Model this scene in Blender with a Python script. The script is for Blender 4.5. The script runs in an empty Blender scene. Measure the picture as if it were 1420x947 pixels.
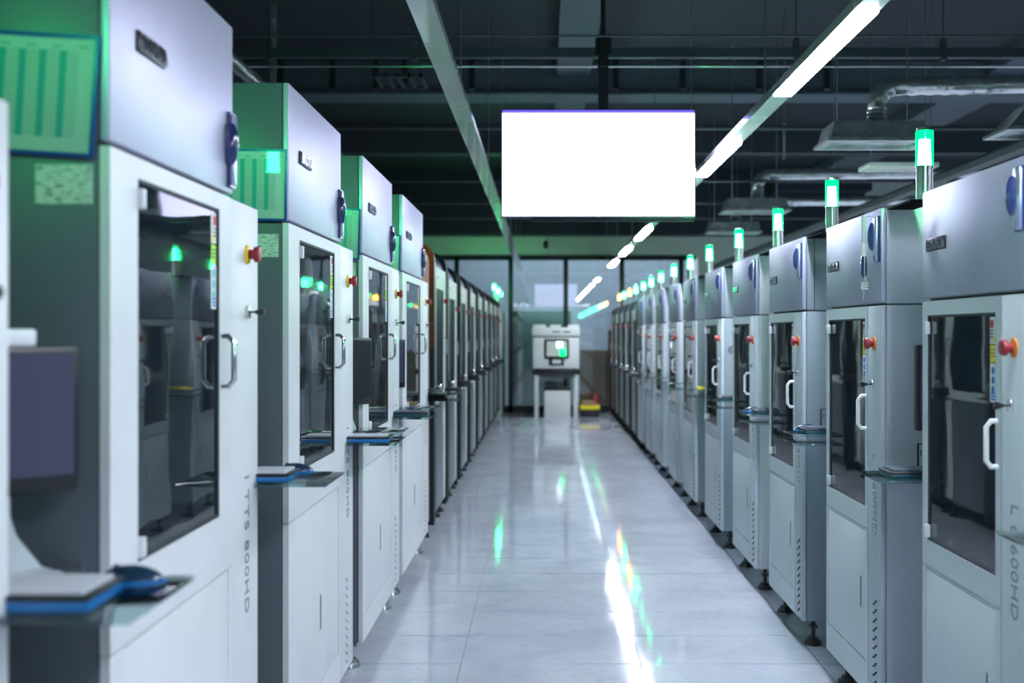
import bpy, bmesh, math, random
from mathutils import Vector, Matrix
random.seed(7)
S = bpy.context.scene
COL = S.collection
PI = math.pi

# ------------------------------------------------------------------ camera
H = 1.5
cd = bpy.data.cameras.new('camera'); cam = bpy.data.objects.new('camera', cd); COL.objects.link(cam)
cam.location = (0, 0, H); cam.rotation_euler = (PI/2, 0, 0)
cd.sensor_width = 36; cd.lens = 36*1600/1420
cd.shift_x = -44/1420; cd.shift_y = -11.5/1420
cd.clip_start = .05; cd.clip_end = 100
cd.dof.use_dof = True; cd.dof.focus_distance = 4.6; cd.dof.aperture_fstop = 2.4
S.camera = cam

# ------------------------------------------------------------------ world and exposure
w = bpy.data.worlds.new('world'); S.world = w; w.use_nodes = True
w.node_tree.nodes['Background'].inputs[0].default_value = (.45, .62, .8, 1)
w.node_tree.nodes['Background'].inputs[1].default_value = .30
S.view_settings.view_transform = 'Standard'; S.view_settings.look = 'None'
S.view_settings.gamma = 1; S.view_settings.use_curve_mapping = False
S.view_settings.exposure = 0.12
LED_STRENGTH = 132.0
LED_COL = (.80, .86, 1.0)
GREEN = (.02, 1.0, .30)
def area_light(name, loc, sx, sy, energy, col):
    ld = bpy.data.lights.new(name, 'AREA'); ld.shape = 'RECTANGLE'; ld.size = sx; ld.size_y = sy
    ld.energy = energy; ld.color = col
    o = bpy.data.objects.new(name, ld); COL.objects.link(o); o.location = loc
    return o
# added fill lights without fixtures: office, side aisles, behind the camera
area_light('office_fill', (1.0, 23.9, 4.3), 6, .3, 150, LED_COL)
for i, (x, y) in enumerate([(4.6, 1.5), (4.6, 8), (4.6, 13), (5.8, 17.5), (-4.6, 1.5), (-4.6, 8), (-4.6, 15)]):
    area_light('side_aisle_fill', (x, y, 2.6), .1, 4, 110 if x > 0 else 30, LED_COL)
area_light('rear_fill', (.3, -3.6, 2.66), 3.2, .12, 85, LED_COL)

# ------------------------------------------------------------------ materials
MATS = {}
def mat(name, col=(.5,.5,.5), rough=.5, metal=0, emit=None, estr=0, bump=0, bscale=60, coat=0, alpha=None,
        trans=0, ior=1.45, spec=.5, mottle=0, mscale=3, bdist=.002):
    if name in MATS: return MATS[name]
    m = bpy.data.materials.new(name); m.use_nodes = True; MATS[name] = m
    nt = m.node_tree; b = nt.nodes['Principled BSDF']
    b.inputs['Base Color'].default_value = (*col, 1); b.inputs['Roughness'].default_value = rough
    b.inputs['Metallic'].default_value = metal; b.inputs['IOR'].default_value = ior
    b.inputs['Coat Weight'].default_value = coat; b.inputs['Coat Roughness'].default_value = .05
    b.inputs['Transmission Weight'].default_value = trans; b.inputs['Specular IOR Level'].default_value = spec
    if emit: b.inputs['Emission Color'].default_value = (*emit, 1); b.inputs['Emission Strength'].default_value = estr
    tc = nt.nodes.new('ShaderNodeTexCoord')
    if bump:
        n = nt.nodes.new('ShaderNodeTexNoise'); n.inputs['Scale'].default_value = bscale; n.inputs['Detail'].default_value = 2
        bp = nt.nodes.new('ShaderNodeBump'); bp.inputs['Strength'].default_value = bump; bp.inputs['Distance'].default_value = bdist
        nt.links.new(tc.outputs['Object'], n.inputs['Vector']); nt.links.new(n.outputs[0], bp.inputs['Height'])
        nt.links.new(bp.outputs[0], b.inputs['Normal'])
    mo = mottle or .04
    n2 = nt.nodes.new('ShaderNodeTexNoise'); n2.inputs['Scale'].default_value = mscale; n2.inputs['Detail'].default_value = 5
    nt.links.new(tc.outputs['Object'], n2.inputs['Vector'])
    r = nt.nodes.new('ShaderNodeValToRGB'); r.color_ramp.elements[0].position = .3; r.color_ramp.elements[1].position = .7
    r.color_ramp.elements[0].color = (*[c*(1-mo) for c in col], 1); r.color_ramp.elements[1].color = (*[min(1, c*(1+mo)) for c in col], 1)
    nt.links.new(n2.outputs[0], r.inputs[0]); nt.links.new(r.outputs[0], b.inputs['Base Color'])
    return m

mat('white_paint', (.76,.775,.79), .42, bump=.1, bscale=160)
mat('cool_shaded_white', (.58,.65,.67), .42, bump=.1, bscale=160)  # right-row white with the shade on that side mixed into the colour
mat('brushed_door', (.60,.58,.76), .40, .35, bump=.5, bscale=320, bdist=.001)  # lavender tinge of the screen light is mixed into the metal colour
mat('brushed_door_right', (.38,.41,.52), .38, .35, bump=.5, bscale=320, bdist=.001)  # same light tinge in the colour, darker than the left doors
mat('side_grey', (.098,.125,.145), .40, bump=.12, bscale=200)
for k, c in {'side_lavender': (.52,.56,.63), 'side_slate': (.20,.25,.28), 'side_white': (.88,.92,.95),
             'side_mid': (.36,.42,.46), 'side_teal': (.24,.32,.33), 'side_pale': (.62,.70,.76)}.items():
    mat(k, c, .38, bump=.12, bscale=200)
mat('seam_dark', (.03,.04,.045), .6)
mat('black_plastic', (.012,.014,.018), .32)
mat('black_paint', (.018,.026,.036), .5, spec=.2)
mat('dark_glass', (.012,.018,.024), .025, ior=1.75, bump=.35, bscale=3.0, bdist=.0025)
mat('display_glass', (.07,.07,.12), .12, ior=1.6)
mat('chrome', (.75,.78,.80), .14, 1)
mat('steel', (.55,.58,.60), .28, 1)
mat('zinc', (.60,.66,.66), .26, .9, bump=.8, bscale=11, bdist=.014, mottle=.2, mscale=9)
mat('red_button', (.30,.02,.03), .35)
mat('yellow_ring', (.85,.62,.03), .4)
mat('orange_ring', (.62,.22,.04), .4)
mat('blue_film', (.01,.15,.42), .22, coat=.5)
mat('blue_latch', (.02,.035,.13), .18, coat=.8)
mat('latch_silver', (.55,.60,.85), .2, .7)
mat('deep_blue_frame', (.006,.05,.30), .3)
mat('teal_tray', (.008,.07,.10), .3)
mat('smoked_glass', (.012,.022,.036), .35, ior=1.2, spec=.05)
mat('navy_plastic', (.01,.035,.07), .25)
mat('key_white', (.66,.70,.74), .4)
mat('key_grey', (.10,.13,.17), .4)
mat('letter_grey', (.22,.27,.29), .5)
mat('letter_pale', (.72,.80,.80), .4)
mat('sticker_white', (.80,.82,.80), .5)
mat('sticker_red', (.65,.03,.08), .5)
mat('sticker_yellow', (.88,.78,.02), .5)
mat('sticker_lime', (.42,.85,.04), .5)
mat('sticker_blue', (.02,.16,.62), .5)
mat('sticker_cyan', (.03,.52,.66), .5)
mat('ink', (.10,.14,.15), .6)
mat('silver_panel', (.17,.20,.235), .3, .5)
mat('cream_panel', (.62,.68,.62), .38)
mat('beige_panel', (.78,.62,.56), .4)
mat('amber_rim_sheen', (.10,.033,.018), .35)
mat('ceiling_paint', (.009,.017,.028), .7)
mat('beam_paint', (.07,.10,.13), .6)
mat('beam_dark', (.03,.043,.055), .6)
mat('conduit_paint', (.035,.05,.062), .5)
mat('wall_paint', (.58,.70,.66), .7)
mat('wall_dark', (.014,.026,.042), .6)
mat('frame_black', (.008,.016,.020), .35)
mat('housing', (.52,.56,.56), .17, .35, coat=.5)
mat('tv_black', (.01,.01,.014), .3)
mat('cardboard', (.42,.27,.15), .8)
mat('dark_red_wood', (.10,.03,.02), .5)
mat('safety_yellow', (.85,.75,.02), .5)
mat('safety_red', (.5,.05,.08), .5)
mat('office_wall', (.62,.68,.74), .6)
mat('office_green', (.10,.19,.165), .5)
mat('string', (.8,.8,.7), .8)
mat('grey_fill', (.50,.53,.54), .5)
mat('lens_off', (.55,.66,.66), .2, trans=.3)
def emis(name, col, s):
    m = bpy.data.materials.new(name); m.use_nodes = True; MATS[name] = m
    nt = m.node_tree; nt.nodes.clear(); e = nt.nodes.new('ShaderNodeEmission'); o = nt.nodes.new('ShaderNodeOutputMaterial')
    e.inputs[0].default_value = (*col, 1); e.inputs[1].default_value = s; nt.links.new(e.outputs[0], o.inputs[0]); return m
emis('led', LED_COL, LED_STRENGTH)
emis('screen_white', (.66,.69,1.0), 4.5)
emis('rear_white', (.66,.69,1.0), 1.7)
emis('fringe_violet', (.14,.10,1.0), 1.6)
emis('green_core', (.11,1.0,.56), 140)
emis('amber_core', (1.0,.50,.12), 50)
def lens(name, tint, glow, s):
    m = bpy.data.materials.new(name); m.use_nodes = True; MATS[name] = m
    nt = m.node_tree; nt.nodes.clear(); N = nt.nodes.new
    t = N('ShaderNodeBsdfTransparent'); t.inputs[0].default_value = (*tint, 1)
    e = N('ShaderNodeEmission'); e.inputs[0].default_value = (*glow, 1); e.inputs[1].default_value = s
    g = N('ShaderNodeBsdfGlossy'); g.inputs['Roughness'].default_value = .1
    a = N('ShaderNodeAddShader'); mx = N('ShaderNodeMixShader'); mx.inputs[0].default_value = .06; o = N('ShaderNodeOutputMaterial')
    nt.links.new(t.outputs[0], a.inputs[0]); nt.links.new(e.outputs[0], a.inputs[1])
    nt.links.new(a.outputs[0], mx.inputs[1]); nt.links.new(g.outputs[0], mx.inputs[2]); nt.links.new(mx.outputs[0], o.inputs[0])
lens('green_lens', (.15,.9,.45), (.0,.75,.33), .9)
lens('amber_lens', (1,.75,.3), (1.0,.45,.03), .6)
def clear(name, tint, fres=1.45, rough=.02, base=.04):
    m = bpy.data.materials.new(name); m.use_nodes = True; MATS[name] = m
    nt = m.node_tree; nt.nodes.clear(); N = nt.nodes.new
    t = N('ShaderNodeBsdfTransparent'); t.inputs[0].default_value = (*tint, 1)
    g = N('ShaderNodeBsdfGlossy'); g.inputs['Roughness'].default_value = rough
    f = N('ShaderNodeFresnel'); f.inputs[0].default_value = fres
    ad = N('ShaderNodeMath'); ad.operation = 'ADD'; ad.inputs[1].default_value = base; ad.use_clamp = True
    mx = N('ShaderNodeMixShader'); o = N('ShaderNodeOutputMaterial')
    nt.links.new(f.outputs[0], ad.inputs[0]); nt.links.new(ad.outputs[0], mx.inputs[0])
    nt.links.new(t.outputs[0], mx.inputs[1]); nt.links.new(g.outputs[0], mx.inputs[2]); nt.links.new(mx.outputs[0], o.inputs[0])
clear('acrylic', (.82,.94,.95), 1.45, .03, .03)
clear('partition_glass', (.82,.90,.92), 1.5, .015, .18)

def marble():
    m = bpy.data.materials.new('marble_tile'); m.use_nodes = True; MATS['marble_tile'] = m
    nt = m.node_tree; N = nt.nodes.new; L = nt.links.new; b = nt.nodes['Principled BSDF']
    g = N('ShaderNodeNewGeometry')
    n1 = N('ShaderNodeTexNoise'); n1.inputs['Scale'].default_value = 1.6; n1.inputs['Detail'].default_value = 8; n1.inputs['Distortion'].default_value = 1.2
    n2 = N('ShaderNodeTexNoise'); n2.inputs['Scale'].default_value = 2.6; n2.inputs['Detail'].default_value = 9; n2.inputs['Distortion'].default_value = 2.2
    L(g.outputs['Position'], n1.inputs['Vector']); L(g.outputs['Position'], n2.inputs['Vector'])
    a = N('ShaderNodeMath'); a.operation = 'SUBTRACT'; a.inputs[1].default_value = .5; L(n2.outputs[0], a.inputs[0])
    ab = N('ShaderNodeMath'); ab.operation = 'ABSOLUTE'; L(a.outputs[0], ab.inputs[0])
    r = N('ShaderNodeValToRGB'); r.color_ramp.elements[0].position = 0; r.color_ramp.elements[0].color = (1,1,1,1)
    r.color_ramp.elements[1].position = .035; r.color_ramp.elements[1].color = (0,0,0,1); L(ab.outputs[0], r.inputs[0])
    c = N('ShaderNodeValToRGB'); c.color_ramp.elements[0].position = .3; c.color_ramp.elements[0].color = (.50,.53,.61,1)
    c.color_ramp.elements[1].position = .7; c.color_ramp.elements[1].color = (.62,.65,.72,1); L(n1.outputs[0], c.inputs[0])
    mx = N('ShaderNodeMixRGB'); mx.inputs[2].default_value = (.36,.40,.48,1); L(c.outputs[0], mx.inputs[1])
    mu = N('ShaderNodeMath'); mu.operation = 'MULTIPLY'; mu.inputs[1].default_value = .22; L(r.outputs[0], mu.inputs[0]); L(mu.outputs[0], mx.inputs[0])
    L(mx.outputs[0], b.inputs['Base Color'])
    rr = N('ShaderNodeMapRange'); rr.inputs[3].default_value = .045; rr.inputs[4].default_value = .10; L(n1.outputs[0], rr.inputs[0]); L(rr.outputs[0], b.inputs['Roughness'])
    b.inputs['IOR'].default_value = 1.6
    n3 = N('ShaderNodeTexNoise'); n3.inputs['Scale'].default_value = 9; L(g.outputs['Position'], n3.inputs['Vector'])
    bp = N('ShaderNodeBump'); bp.inputs['Strength'].default_value = .25; bp.inputs['Distance'].default_value = .0012; L(n3.outputs[0], bp.inputs['Height']); L(bp.outputs[0], b.inputs['Normal'])
marble()
mat('grout', (.20,.23,.28), .5)

def chart_mat():
    m = bpy.data.materials.new('chart_print'); m.use_nodes = True; MATS['chart_print'] = m
    nt = m.node_tree; N = nt.nodes.new; L = nt.links.new; b = nt.nodes['Principled BSDF']
    tc = N('ShaderNodeTexCoord'); sp = N('ShaderNodeSeparateXYZ'); L(tc.outputs['Object'], sp.inputs[0])
    def M(op, a, bb=None):
        n = N('ShaderNodeMath'); n.operation = op
        for i, v in enumerate((a, bb)):
            if v is None: continue
            if isinstance(v, (int, float)): n.inputs[i].default_value = v
            else: L(v, n.inputs[i])
        return n.outputs[0]
    X, Z = sp.outputs['X'], sp.outputs['Z']
    # body of the table is between z -.085 and .065, x -.16 .. .14
    inside = M('MULTIPLY', M('MULTIPLY', M('GREATER_THAN', Z, -.078), M('LESS_THAN', Z, .082)), M('LESS_THAN', M('ABSOLUTE', X), .150))
    col = M('LESS_THAN', M('FRACT', M('DIVIDE', M('ADD', X, .150), .0375)), .38)
    lx = M('LESS_THAN', M('FRACT', M('DIVIDE', X, .00625)), .25)
    lz = M('LESS_THAN', M('FRACT', M('DIVIDE', Z, .0062)), .3)
    lines = M('MAXIMUM', lx, lz)
    hd = M('MULTIPLY', M('MULTIPLY', M('GREATER_THAN', Z, .088), M('LESS_THAN', Z, .092)), M('GREATER_THAN', M('SINE', M('MULTIPLY', X, 130)), .35))
    m1 = N('ShaderNodeMixRGB'); m1.inputs[1].default_value = (.40,.50,.48,1); m1.inputs[2].default_value = (.02,.33,.32,1)
    L(M('MULTIPLY', inside, col), m1.inputs[0])
    m2 = N('ShaderNodeMixRGB'); m2.inputs[2].default_value = (.08,.22,.20,1); L(m1.outputs[0], m2.inputs[1])
    L(M('MAXIMUM', M('MULTIPLY', M('MULTIPLY', inside, lines), .55), M('MULTIPLY', hd, .7)), m2.inputs[0])
    L(m2.outputs[0], b.inputs['Base Color']); b.inputs['Roughness'].default_value = .5
    b.inputs['Coat Weight'].default_value = 1; b.inputs['Coat Roughness'].default_value = .04
chart_mat()
def slip_mat():
    m = bpy.data.materials.new('slip_print'); m.use_nodes = True; MATS['slip_print'] = m
    nt = m.node_tree; N = nt.nodes.new; L = nt.links.new; b = nt.nodes['Principled BSDF']
    tc = N('ShaderNodeTexCoord'); n = N('ShaderNodeTexNoise'); n.inputs['Scale'].default_value = 1; n.inputs['Detail'].default_value = 1
    mp = N('ShaderNodeMapping'); mp.inputs['Scale'].default_value = (55, 1, 330); L(tc.outputs['Object'], mp.inputs[0]); L(mp.outputs[0], n.inputs[0])
    r = N('ShaderNodeValToRGB'); r.color_ramp.elements[0].position = .57; r.color_ramp.elements[0].color = (.62,.74,.64,1)
    r.color_ramp.elements[1].position = .60; r.color_ramp.elements[1].color = (.14,.22,.18,1); L(n.outputs[0], r.inputs[0]); L(r.outputs[0], b.inputs['Base Color'])
slip_mat()

# ------------------------------------------------------------------ mesh helpers
def bx(bm, x0, x1, y0, y1, z0, z1, bev=0, seg=2, rot=None):
    if x0 > x1: x0, x1 = x1, x0
    if y0 > y1: y0, y1 = y1, y0
    if z0 > z1: z0, z1 = z1, z0
    t = bmesh.new(); bmesh.ops.create_cube(t, size=1)
    for v in t.verts: v.co = Vector(((v.co.x+.5)*(x1-x0)+x0, (v.co.y+.5)*(y1-y0)+y0, (v.co.z+.5)*(z1-z0)+z0))
    if bev: bmesh.ops.bevel(t, geom=t.edges[:], offset=bev, segments=seg, affect='EDGES', profile=.5)
    if rot is not None:
        c = Vector(((x0+x1)/2, (y0+y1)/2, (z0+z1)/2))
        for v in t.verts: v.co = rot @ (v.co-c) + c
    me = bpy.data.meshes.new('t'); t.to_mesh(me); t.free(); bm.from_mesh(me); bpy.data.meshes.remove(me)
def cyl(bm, c, axis, r0, r1, h, n=20, a0=0):
    """frustum from c along axis ('x','y','z' or Vector), length h"""
    ax = {'x': Vector((1,0,0)), 'y': Vector((0,1,0)), 'z': Vector((0,0,1))}.get(axis, axis) if isinstance(axis, str) else axis.normalized()
    c = Vector(c); u = ax.orthogonal().normalized(); v = ax.cross(u)
    A = [bm.verts.new(c + (u*math.cos(2*PI*i/n+a0)+v*math.sin(2*PI*i/n+a0))*r0) for i in range(n)]
    B = [bm.verts.new(c + ax*h + (u*math.cos(2*PI*i/n+a0)+v*math.sin(2*PI*i/n+a0))*r1) for i in range(n)]
    for i in range(n): bm.faces.new((A[i], A[(i+1)%n], B[(i+1)%n], B[i]))
    bm.faces.new(A[::-1]); bm.faces.new(B)
def lathe(bm, prof, c=(0,0,0), axis='z', n=20):
    """prof: list of (r, t) along axis"""
    ax = {'x': Vector((1,0,0)), 'y': Vector((0,1,0)), 'z': Vector((0,0,1))}[axis] if isinstance(axis, str) else axis
    c = Vector(c); u = ax.orthogonal().normalized(); v = ax.cross(u); R = []
    for r, t in prof: R.append([bm.verts.new(c+ax*t+(u*math.cos(2*PI*i/n)+v*math.sin(2*PI*i/n))*r) for i in range(n)])
    for a, b in zip(R, R[1:]):
        for i in range(n): bm.faces.new((a[i], a[(i+1)%n], b[(i+1)%n], b[i]))
    bm.faces.new(R[0][::-1]); bm.faces.new(R[-1])
def tube(bm, pts, r, n=12, rf=None):
    pts = [Vector(p) for p in pts]; R = []; pu = None
    for i, p in enumerate(pts):
        d = (pts[min(i+1, len(pts)-1)] - pts[max(i-1, 0)]).normalized()
        u = d.orthogonal().normalized() if pu is None else (pu - d*pu.dot(d)).normalized()
        pu = u; v = d.cross(u); rr = rf(i) if rf else r
        R.append([bm.verts.new(p+(u*math.cos(2*PI*k/n)+v*math.sin(2*PI*k/n))*rr) for k in range(n)])
    for a, b in zip(R, R[1:]):
        for k in range(n): bm.faces.new((a[k], a[(k+1)%n], b[(k+1)%n], b[k]))
    bm.faces.new(R[0][::-1]); bm.faces.new(R[-1])
def prism(bm, poly, y0, y1):
    """poly: list of (x,z) extruded along y"""
    A = [bm.verts.new((x, y0, z)) for x, z in poly]; B = [bm.verts.new((x, y1, z)) for x, z in poly]; n = len(poly)
    for i in range(n): bm.faces.new((A[i], A[(i+1)%n], B[(i+1)%n], B[i]))
    bm.faces.new(A[::-1]); bm.faces.new(B)
def obj(name, bm, m, parent=None, smooth=False, loc=None):
    bmesh.ops.recalc_face_normals(bm, faces=bm.faces[:])
    me = bpy.data.meshes.new(name); bm.to_mesh(me); bm.free()
    if smooth:
        for p in me.polygons: p.use_smooth = True
        try: me.set_sharp_from_angle(angle=math.radians(38))
        except Exception: pass
    me.materials.append(MATS[m])
    o = bpy.data.objects.new(name, me); COL.objects.link(o)
    if parent: o.parent = parent
    if loc: o.location = loc
    return o
def B(): return bmesh.new()
def box(name, m, parent, *a, bev=0, **k):
    b = B(); bx(b, *a, bev=bev, **k); return obj(name, b, m, parent, smooth=bool(bev))
def tag(o, label, cat, group=None):
    o['label'] = label; o['category'] = cat
    if group: o['group'] = group
    return o
def thing(name, label, cat, loc=(0,0,0), group=None, rz=0):
    o = bpy.data.objects.new(name, None); COL.objects.link(o); o.location = loc; o.rotation_euler.z = rz
    o.empty_display_size = .1
    return tag(o, label, cat, group)
def struct(o):
    o['kind'] = 'structure'; return o
def copy_tree(o, parent=None):
    c = o.copy(); COL.objects.link(c)
    if parent: c.parent = parent
    for ch in list(o.children): copy_tree(ch, c)
    return c
def text_mesh(name, s, size, m, parent, origin, right, up, extr=.0008, spacing=1.0):
    cu = bpy.data.curves.new('t', 'FONT'); cu.body = s; cu.size = size; cu.extrude = extr; cu.space_character = spacing; cu.resolution_u = 3
    to = bpy.data.objects.new('t', cu); COL.objects.link(to)
    dg = bpy.context.evaluated_depsgraph_get(); me = bpy.data.meshes.new_from_object(to.evaluated_get(dg))
    bpy.data.objects.remove(to); bpy.data.curves.remove(cu)
    right, up = Vector(right), Vector(up); nrm = right.cross(up)
    for v in me.vertices: v.co = Vector(origin) + right*v.co.x + up*v.co.y + nrm*v.co.z
    me.materials.clear(); me.materials.append(MATS[m]); me.name = name
    o = bpy.data.objects.new(name, me); COL.objects.link(o); o.parent = parent; return o

# ------------------------------------------------------------------ the room
Y0, Y1 = -4.0, 22.0
XL, XR, ZC = -6.5, 9.0, 4.4
floor = struct(box('floor', 'grout', None, XL, XR, Y0, 25.6, -.2, -.0035))
tw, td, g = .815, .490, .0024
tb = B(); bx(tb, -tw/2+g, tw/2-g, -td/2+g, td/2-g, -.012, 0)
t0 = obj('tile', tb, 'marble_tile', floor)
cols = [-1.19+tw/2, -.375+tw/2, .44+tw/2, 1.255+tw/2]
first = True
for j in range(0, 51):
    for i, cx in enumerate(cols):
        if i == 0 and j > 45: continue
        o = t0 if first else t0.copy()
        if not first: COL.objects.link(o)
        first = False
        o.location = (cx, -.4 + td*j, 0)
        o.rotation_euler = (random.uniform(-.0025, .0025), random.uniform(-.0025, .0025), 0)
rest = B()
y = -.4 - td
while y > Y0:
    for cx in cols: bx(rest, cx-tw/2+g, cx+tw/2-g, y-td/2+g, y+td/2-g, -.012, 0)
    y -= td
for k in range(-7, 13):
    cx = -1.19+tw/2+k*tw
    if 0 <= k <= 3 or cx-tw/2 < XL or cx+tw/2 > XR: continue
    for j in range(-7, 51): bx(rest, cx-tw/2+g, cx+tw/2-g, -.4+td*j-td/2+g, -.4+td*j+td/2-g, -.012, 0)
for k in range(0, 4):
    for j in range(51, 53): bx(rest, cols[k]-tw/2+g, cols[k]+tw/2-g, -.4+td*j-td/2+g, -.4+td*j+td/2-g, -.012, 0)
ro = obj('tile_field', rest, 'marble_tile', floor); ro['kind'] = 'stuff'

struct(box('ceiling', 'ceiling_paint', None, XL, XR, Y0, Y1+3.6, ZC, ZC+.2))
struct(box('wall_left', 'wall_paint', None, XL-.2, XL, Y0, Y1+3.6, 0, ZC))
struct(box('wall_right', 'wall_paint', None, XR, XR+.2, Y0, Y1+3.6, 0, ZC))
struct(box('wall_front', 'office_green', None, XL, XR, Y0-.2, Y0, 0, ZC))
# back wall: pale band above the glazed partition, dark bulkhead hanging in front of it
ZF = 2.94
bk = struct(box('wall_back', 'wall_paint', None, XL, XR, Y1, Y1+.15, ZF, ZC))
b = B(); bx(b, 2.95, 9.0, Y1+.0, Y1+.15, 0, ZF); struct(obj('wall_back', b, 'wall_paint'))
struct(box('trim_bulkhead', 'wall_dark', None, XL, 5.85, 21.0, 21.5, 3.30, ZC))
struct(box('trim_bulkhead', 'wall_dark', None, 4.1, 5.75, 20.2, 21.0, 4.0, 4.28))
# partition: black mullions and panes
mull = [-1.66, -.63, .42, 1.49, 2.62]
for x in mull: struct(box('trim_mullion', 'frame_black', None, x-.045, x+.045, Y1-.03, Y1+.07, 0, ZF))
struct(box('trim_transom', 'frame_black', None, -3.6, 2.9, Y1-.03, Y1+.07, ZF-.05, ZF+.04))
struct(box('trim_transom', 'frame_black', None, -3.6, 2.9, Y1-.03, Y1+.07, 0, .12))
xs = [-3.5]+mull+[2.9]
for i, (a, c) in enumerate(zip(xs, xs[1:])):
    struct(box('window_%d' % (i+1), 'partition_glass', None, a+.045, c-.045, Y1+.012, Y1+.022, .12, ZF-.05))
b = B(); bx(b, XL, -3.55, Y1, Y1+.15, 0, ZF); struct(obj('wall_back', b, 'wall_paint'))
# glazed office behind
struct(box('wall_office', 'office_wall', None, XL, XR, 25.4, 25.6, 0, ZC))
o = box('filing_partition', 'office_green', None, -.70, .55, 23.2, 23.3, 0, 1.95, bev=.01); tag(o, 'dull green panel standing behind the glass partition, left of the bench machine', 'panel')
o = box('filing_partition', 'office_green', None, -1.15, -.78, 23.2, 23.3, 0, 1.95, bev=.01); tag(o, 'narrow green panel behind the glass, hidden mostly by the left row', 'panel')

# ceiling beams, conduits
for i, (x0, x1) in enumerate([(.14, .50), (4.7, 5.3), (-3.6, -3.2)]):
    struct(box('trim_beam', 'beam_paint', None, x0, x1, Y0, 21, ZC-.16, ZC))
struct(box('trim_beam', 'beam_paint', None, XL, XR, 12.3, 12.6, ZC-.34, ZC-.001))
struct(box('trim_beam', 'beam_dark', None, XL, XR, 16.4, 16.7, ZC-.34, ZC-.001))
struct(box('trim_beam', 'beam_dark', None, XL, XR, 8.6, 8.8, ZC-.12, ZC-.001))
struct(box('trim_flange', 'beam_paint', None, XL, XR, 12.22, 12.68, ZC-.37, ZC-.34))
for i, (yy, zz, r, m) in enumerate([(8.0, 3.44, .03, 'conduit_paint'), (8.05, 3.36, .008, 'steel'), (6.6, 3.2, .006, 'conduit_paint'), (9.4, 3.17, .018, 'conduit_paint'),
                                    (10.6, 3.16, .012, 'conduit_paint'), (11.4, 3.0, .014, 'conduit_paint'), (14.2, 3.1, .02, 'conduit_paint'), (17.5, 3.25, .03, 'conduit_paint')]):
    b = B()
    if i == 0: bx(b, XL+.05, XR-.05, yy-.03, yy+.03, zz-.033, zz+.033)
    else: tube(b, [(XL+.05+k*1.0, yy, zz) for k in range(16)], r, 8)
    o = obj('conduit', b, m, smooth=i > 0)
    tag(o, ['wide dark steel channel crossing the ceiling that carries the hanging screen', 'thin steel wire running just under the ceiling channel', 'thin dark cable crossing the ceiling nearest the camera',
            'dark conduit crossing the ceiling just behind the screen', 'slim dark pipe crossing the ceiling beyond the screen', 'slim low dark pipe crossing the ceiling beyond the screen',
            'dark pipe crossing behind the paint beam, far ceiling', 'farthest dark pipe across the ceiling'][i], 'conduit')
    if i == 0:
        for x in (-3.1, -1.9, -.9, 1.75, 2.77, 4.2):
            h = B(); cyl(h, (x, yy, zz), 'z', .005, .005, ZC-zz, 8); bx(h, x-.015, x+.015, yy-.035, yy+.035, zz-.05, zz+.1); obj('hanger_rod', h, 'beam_dark', o)
for i, x in enumerate((-2.75, -2.2, -1.75, -1.45, -.75, .75, 1.45, 2.25, 2.95)):
    b = B(); bx(b, x-.03, x+.03, 12.0, 12.06, ZC-.36, ZC); o = obj('hanger_strap', b, 'frame_black'); 
    tag(o, 'short dark strap hanging in front of the pale ceiling beam', 'bracket', 'dark straps before the ceiling beam')
b = B(); tube(b, [(-1.95, 5.5+.25*k, 3.2) for k in range(40)], .045, 14, rf=lambda i: .045+.003*(i % 2)); bx(b, -1.97, -1.93, 8.3, 8.34, 3.2, ZC-.005)
tag(obj('air_duct', b, 'zinc', smooth=True), 'bare metal duct running along the ceiling above the left row', 'duct')
b = B()
for dx in (0, .45): bx(b, -1.35+dx*.0, -.95, 9.0+dx, 9.04+dx, 3.50, 3.53)
for k in range(5): bx(b, -1.33+k*.09, -1.31+k*.09, 9.0, 9.5, 3.50, 3.53)
for x in (-1.34, -.97): bx(b, x-.01, x+.01, 9.0, 9.02, 3.53, ZC)
tag(obj('cable_ladder', b, 'conduit_paint'), 'short dark cable ladder hanging above the left row', 'cable ladder')

# ------------------------------------------------------------------ linear lights
def trunking(x, lit, label, seams, hm='housing'):
    z = H+1.15
    t = thing('linear_light', label, 'ceiling light', (x, 0, z), 'linear light lines')
    edges = sorted(seams)
    for a, c in zip(edges, edges[1:]):
        b = B(); W = .046
        prism(b, [(-W, 0), (W, 0), (W*.92, .045), (W*.45, .07), (-W*.45, .07), (-W*.92, .045)], a+.003, c-.003)
        obj('housing', b, hm, t)
    for (a, c) in lit:
        box('diffuser', 'led', t, -.040, .040, a, c, -.012, -.001)
    for k in range(9):
        yy = -3+3*k
        b = B(); cyl(b, (0, yy, .07), 'z', .003, .003, ZC-z-.075, 6); obj('suspension_wire', b, 'steel', t)
    return t
tubes = [(4.10-2.85*3+2.85*k, 4.10-2.85*3+2.85*k+1.45) for k in range(9)]
tubes = [(a, c) for a, c in tubes if c < 21 and a > Y0+.1]
sm = sorted(set([Y0+.05, 20.95]+[v for t in tubes for v in t]))
trunking(1.15, tubes, 'lit line of white light tubes above the aisle, right of the screen', sm)
trunking(-.43, [], 'unlit grey light line above the aisle, left of the screen', [Y0+.05+1.42*k for k in range(18)][:18]+[20.95])
trunking(3.02, [], 'unlit light line above the right row, near the exhaust hoods', [Y0+.05+1.42*k for k in range(18)][:18]+[20.95], 'conduit_paint')

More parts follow.
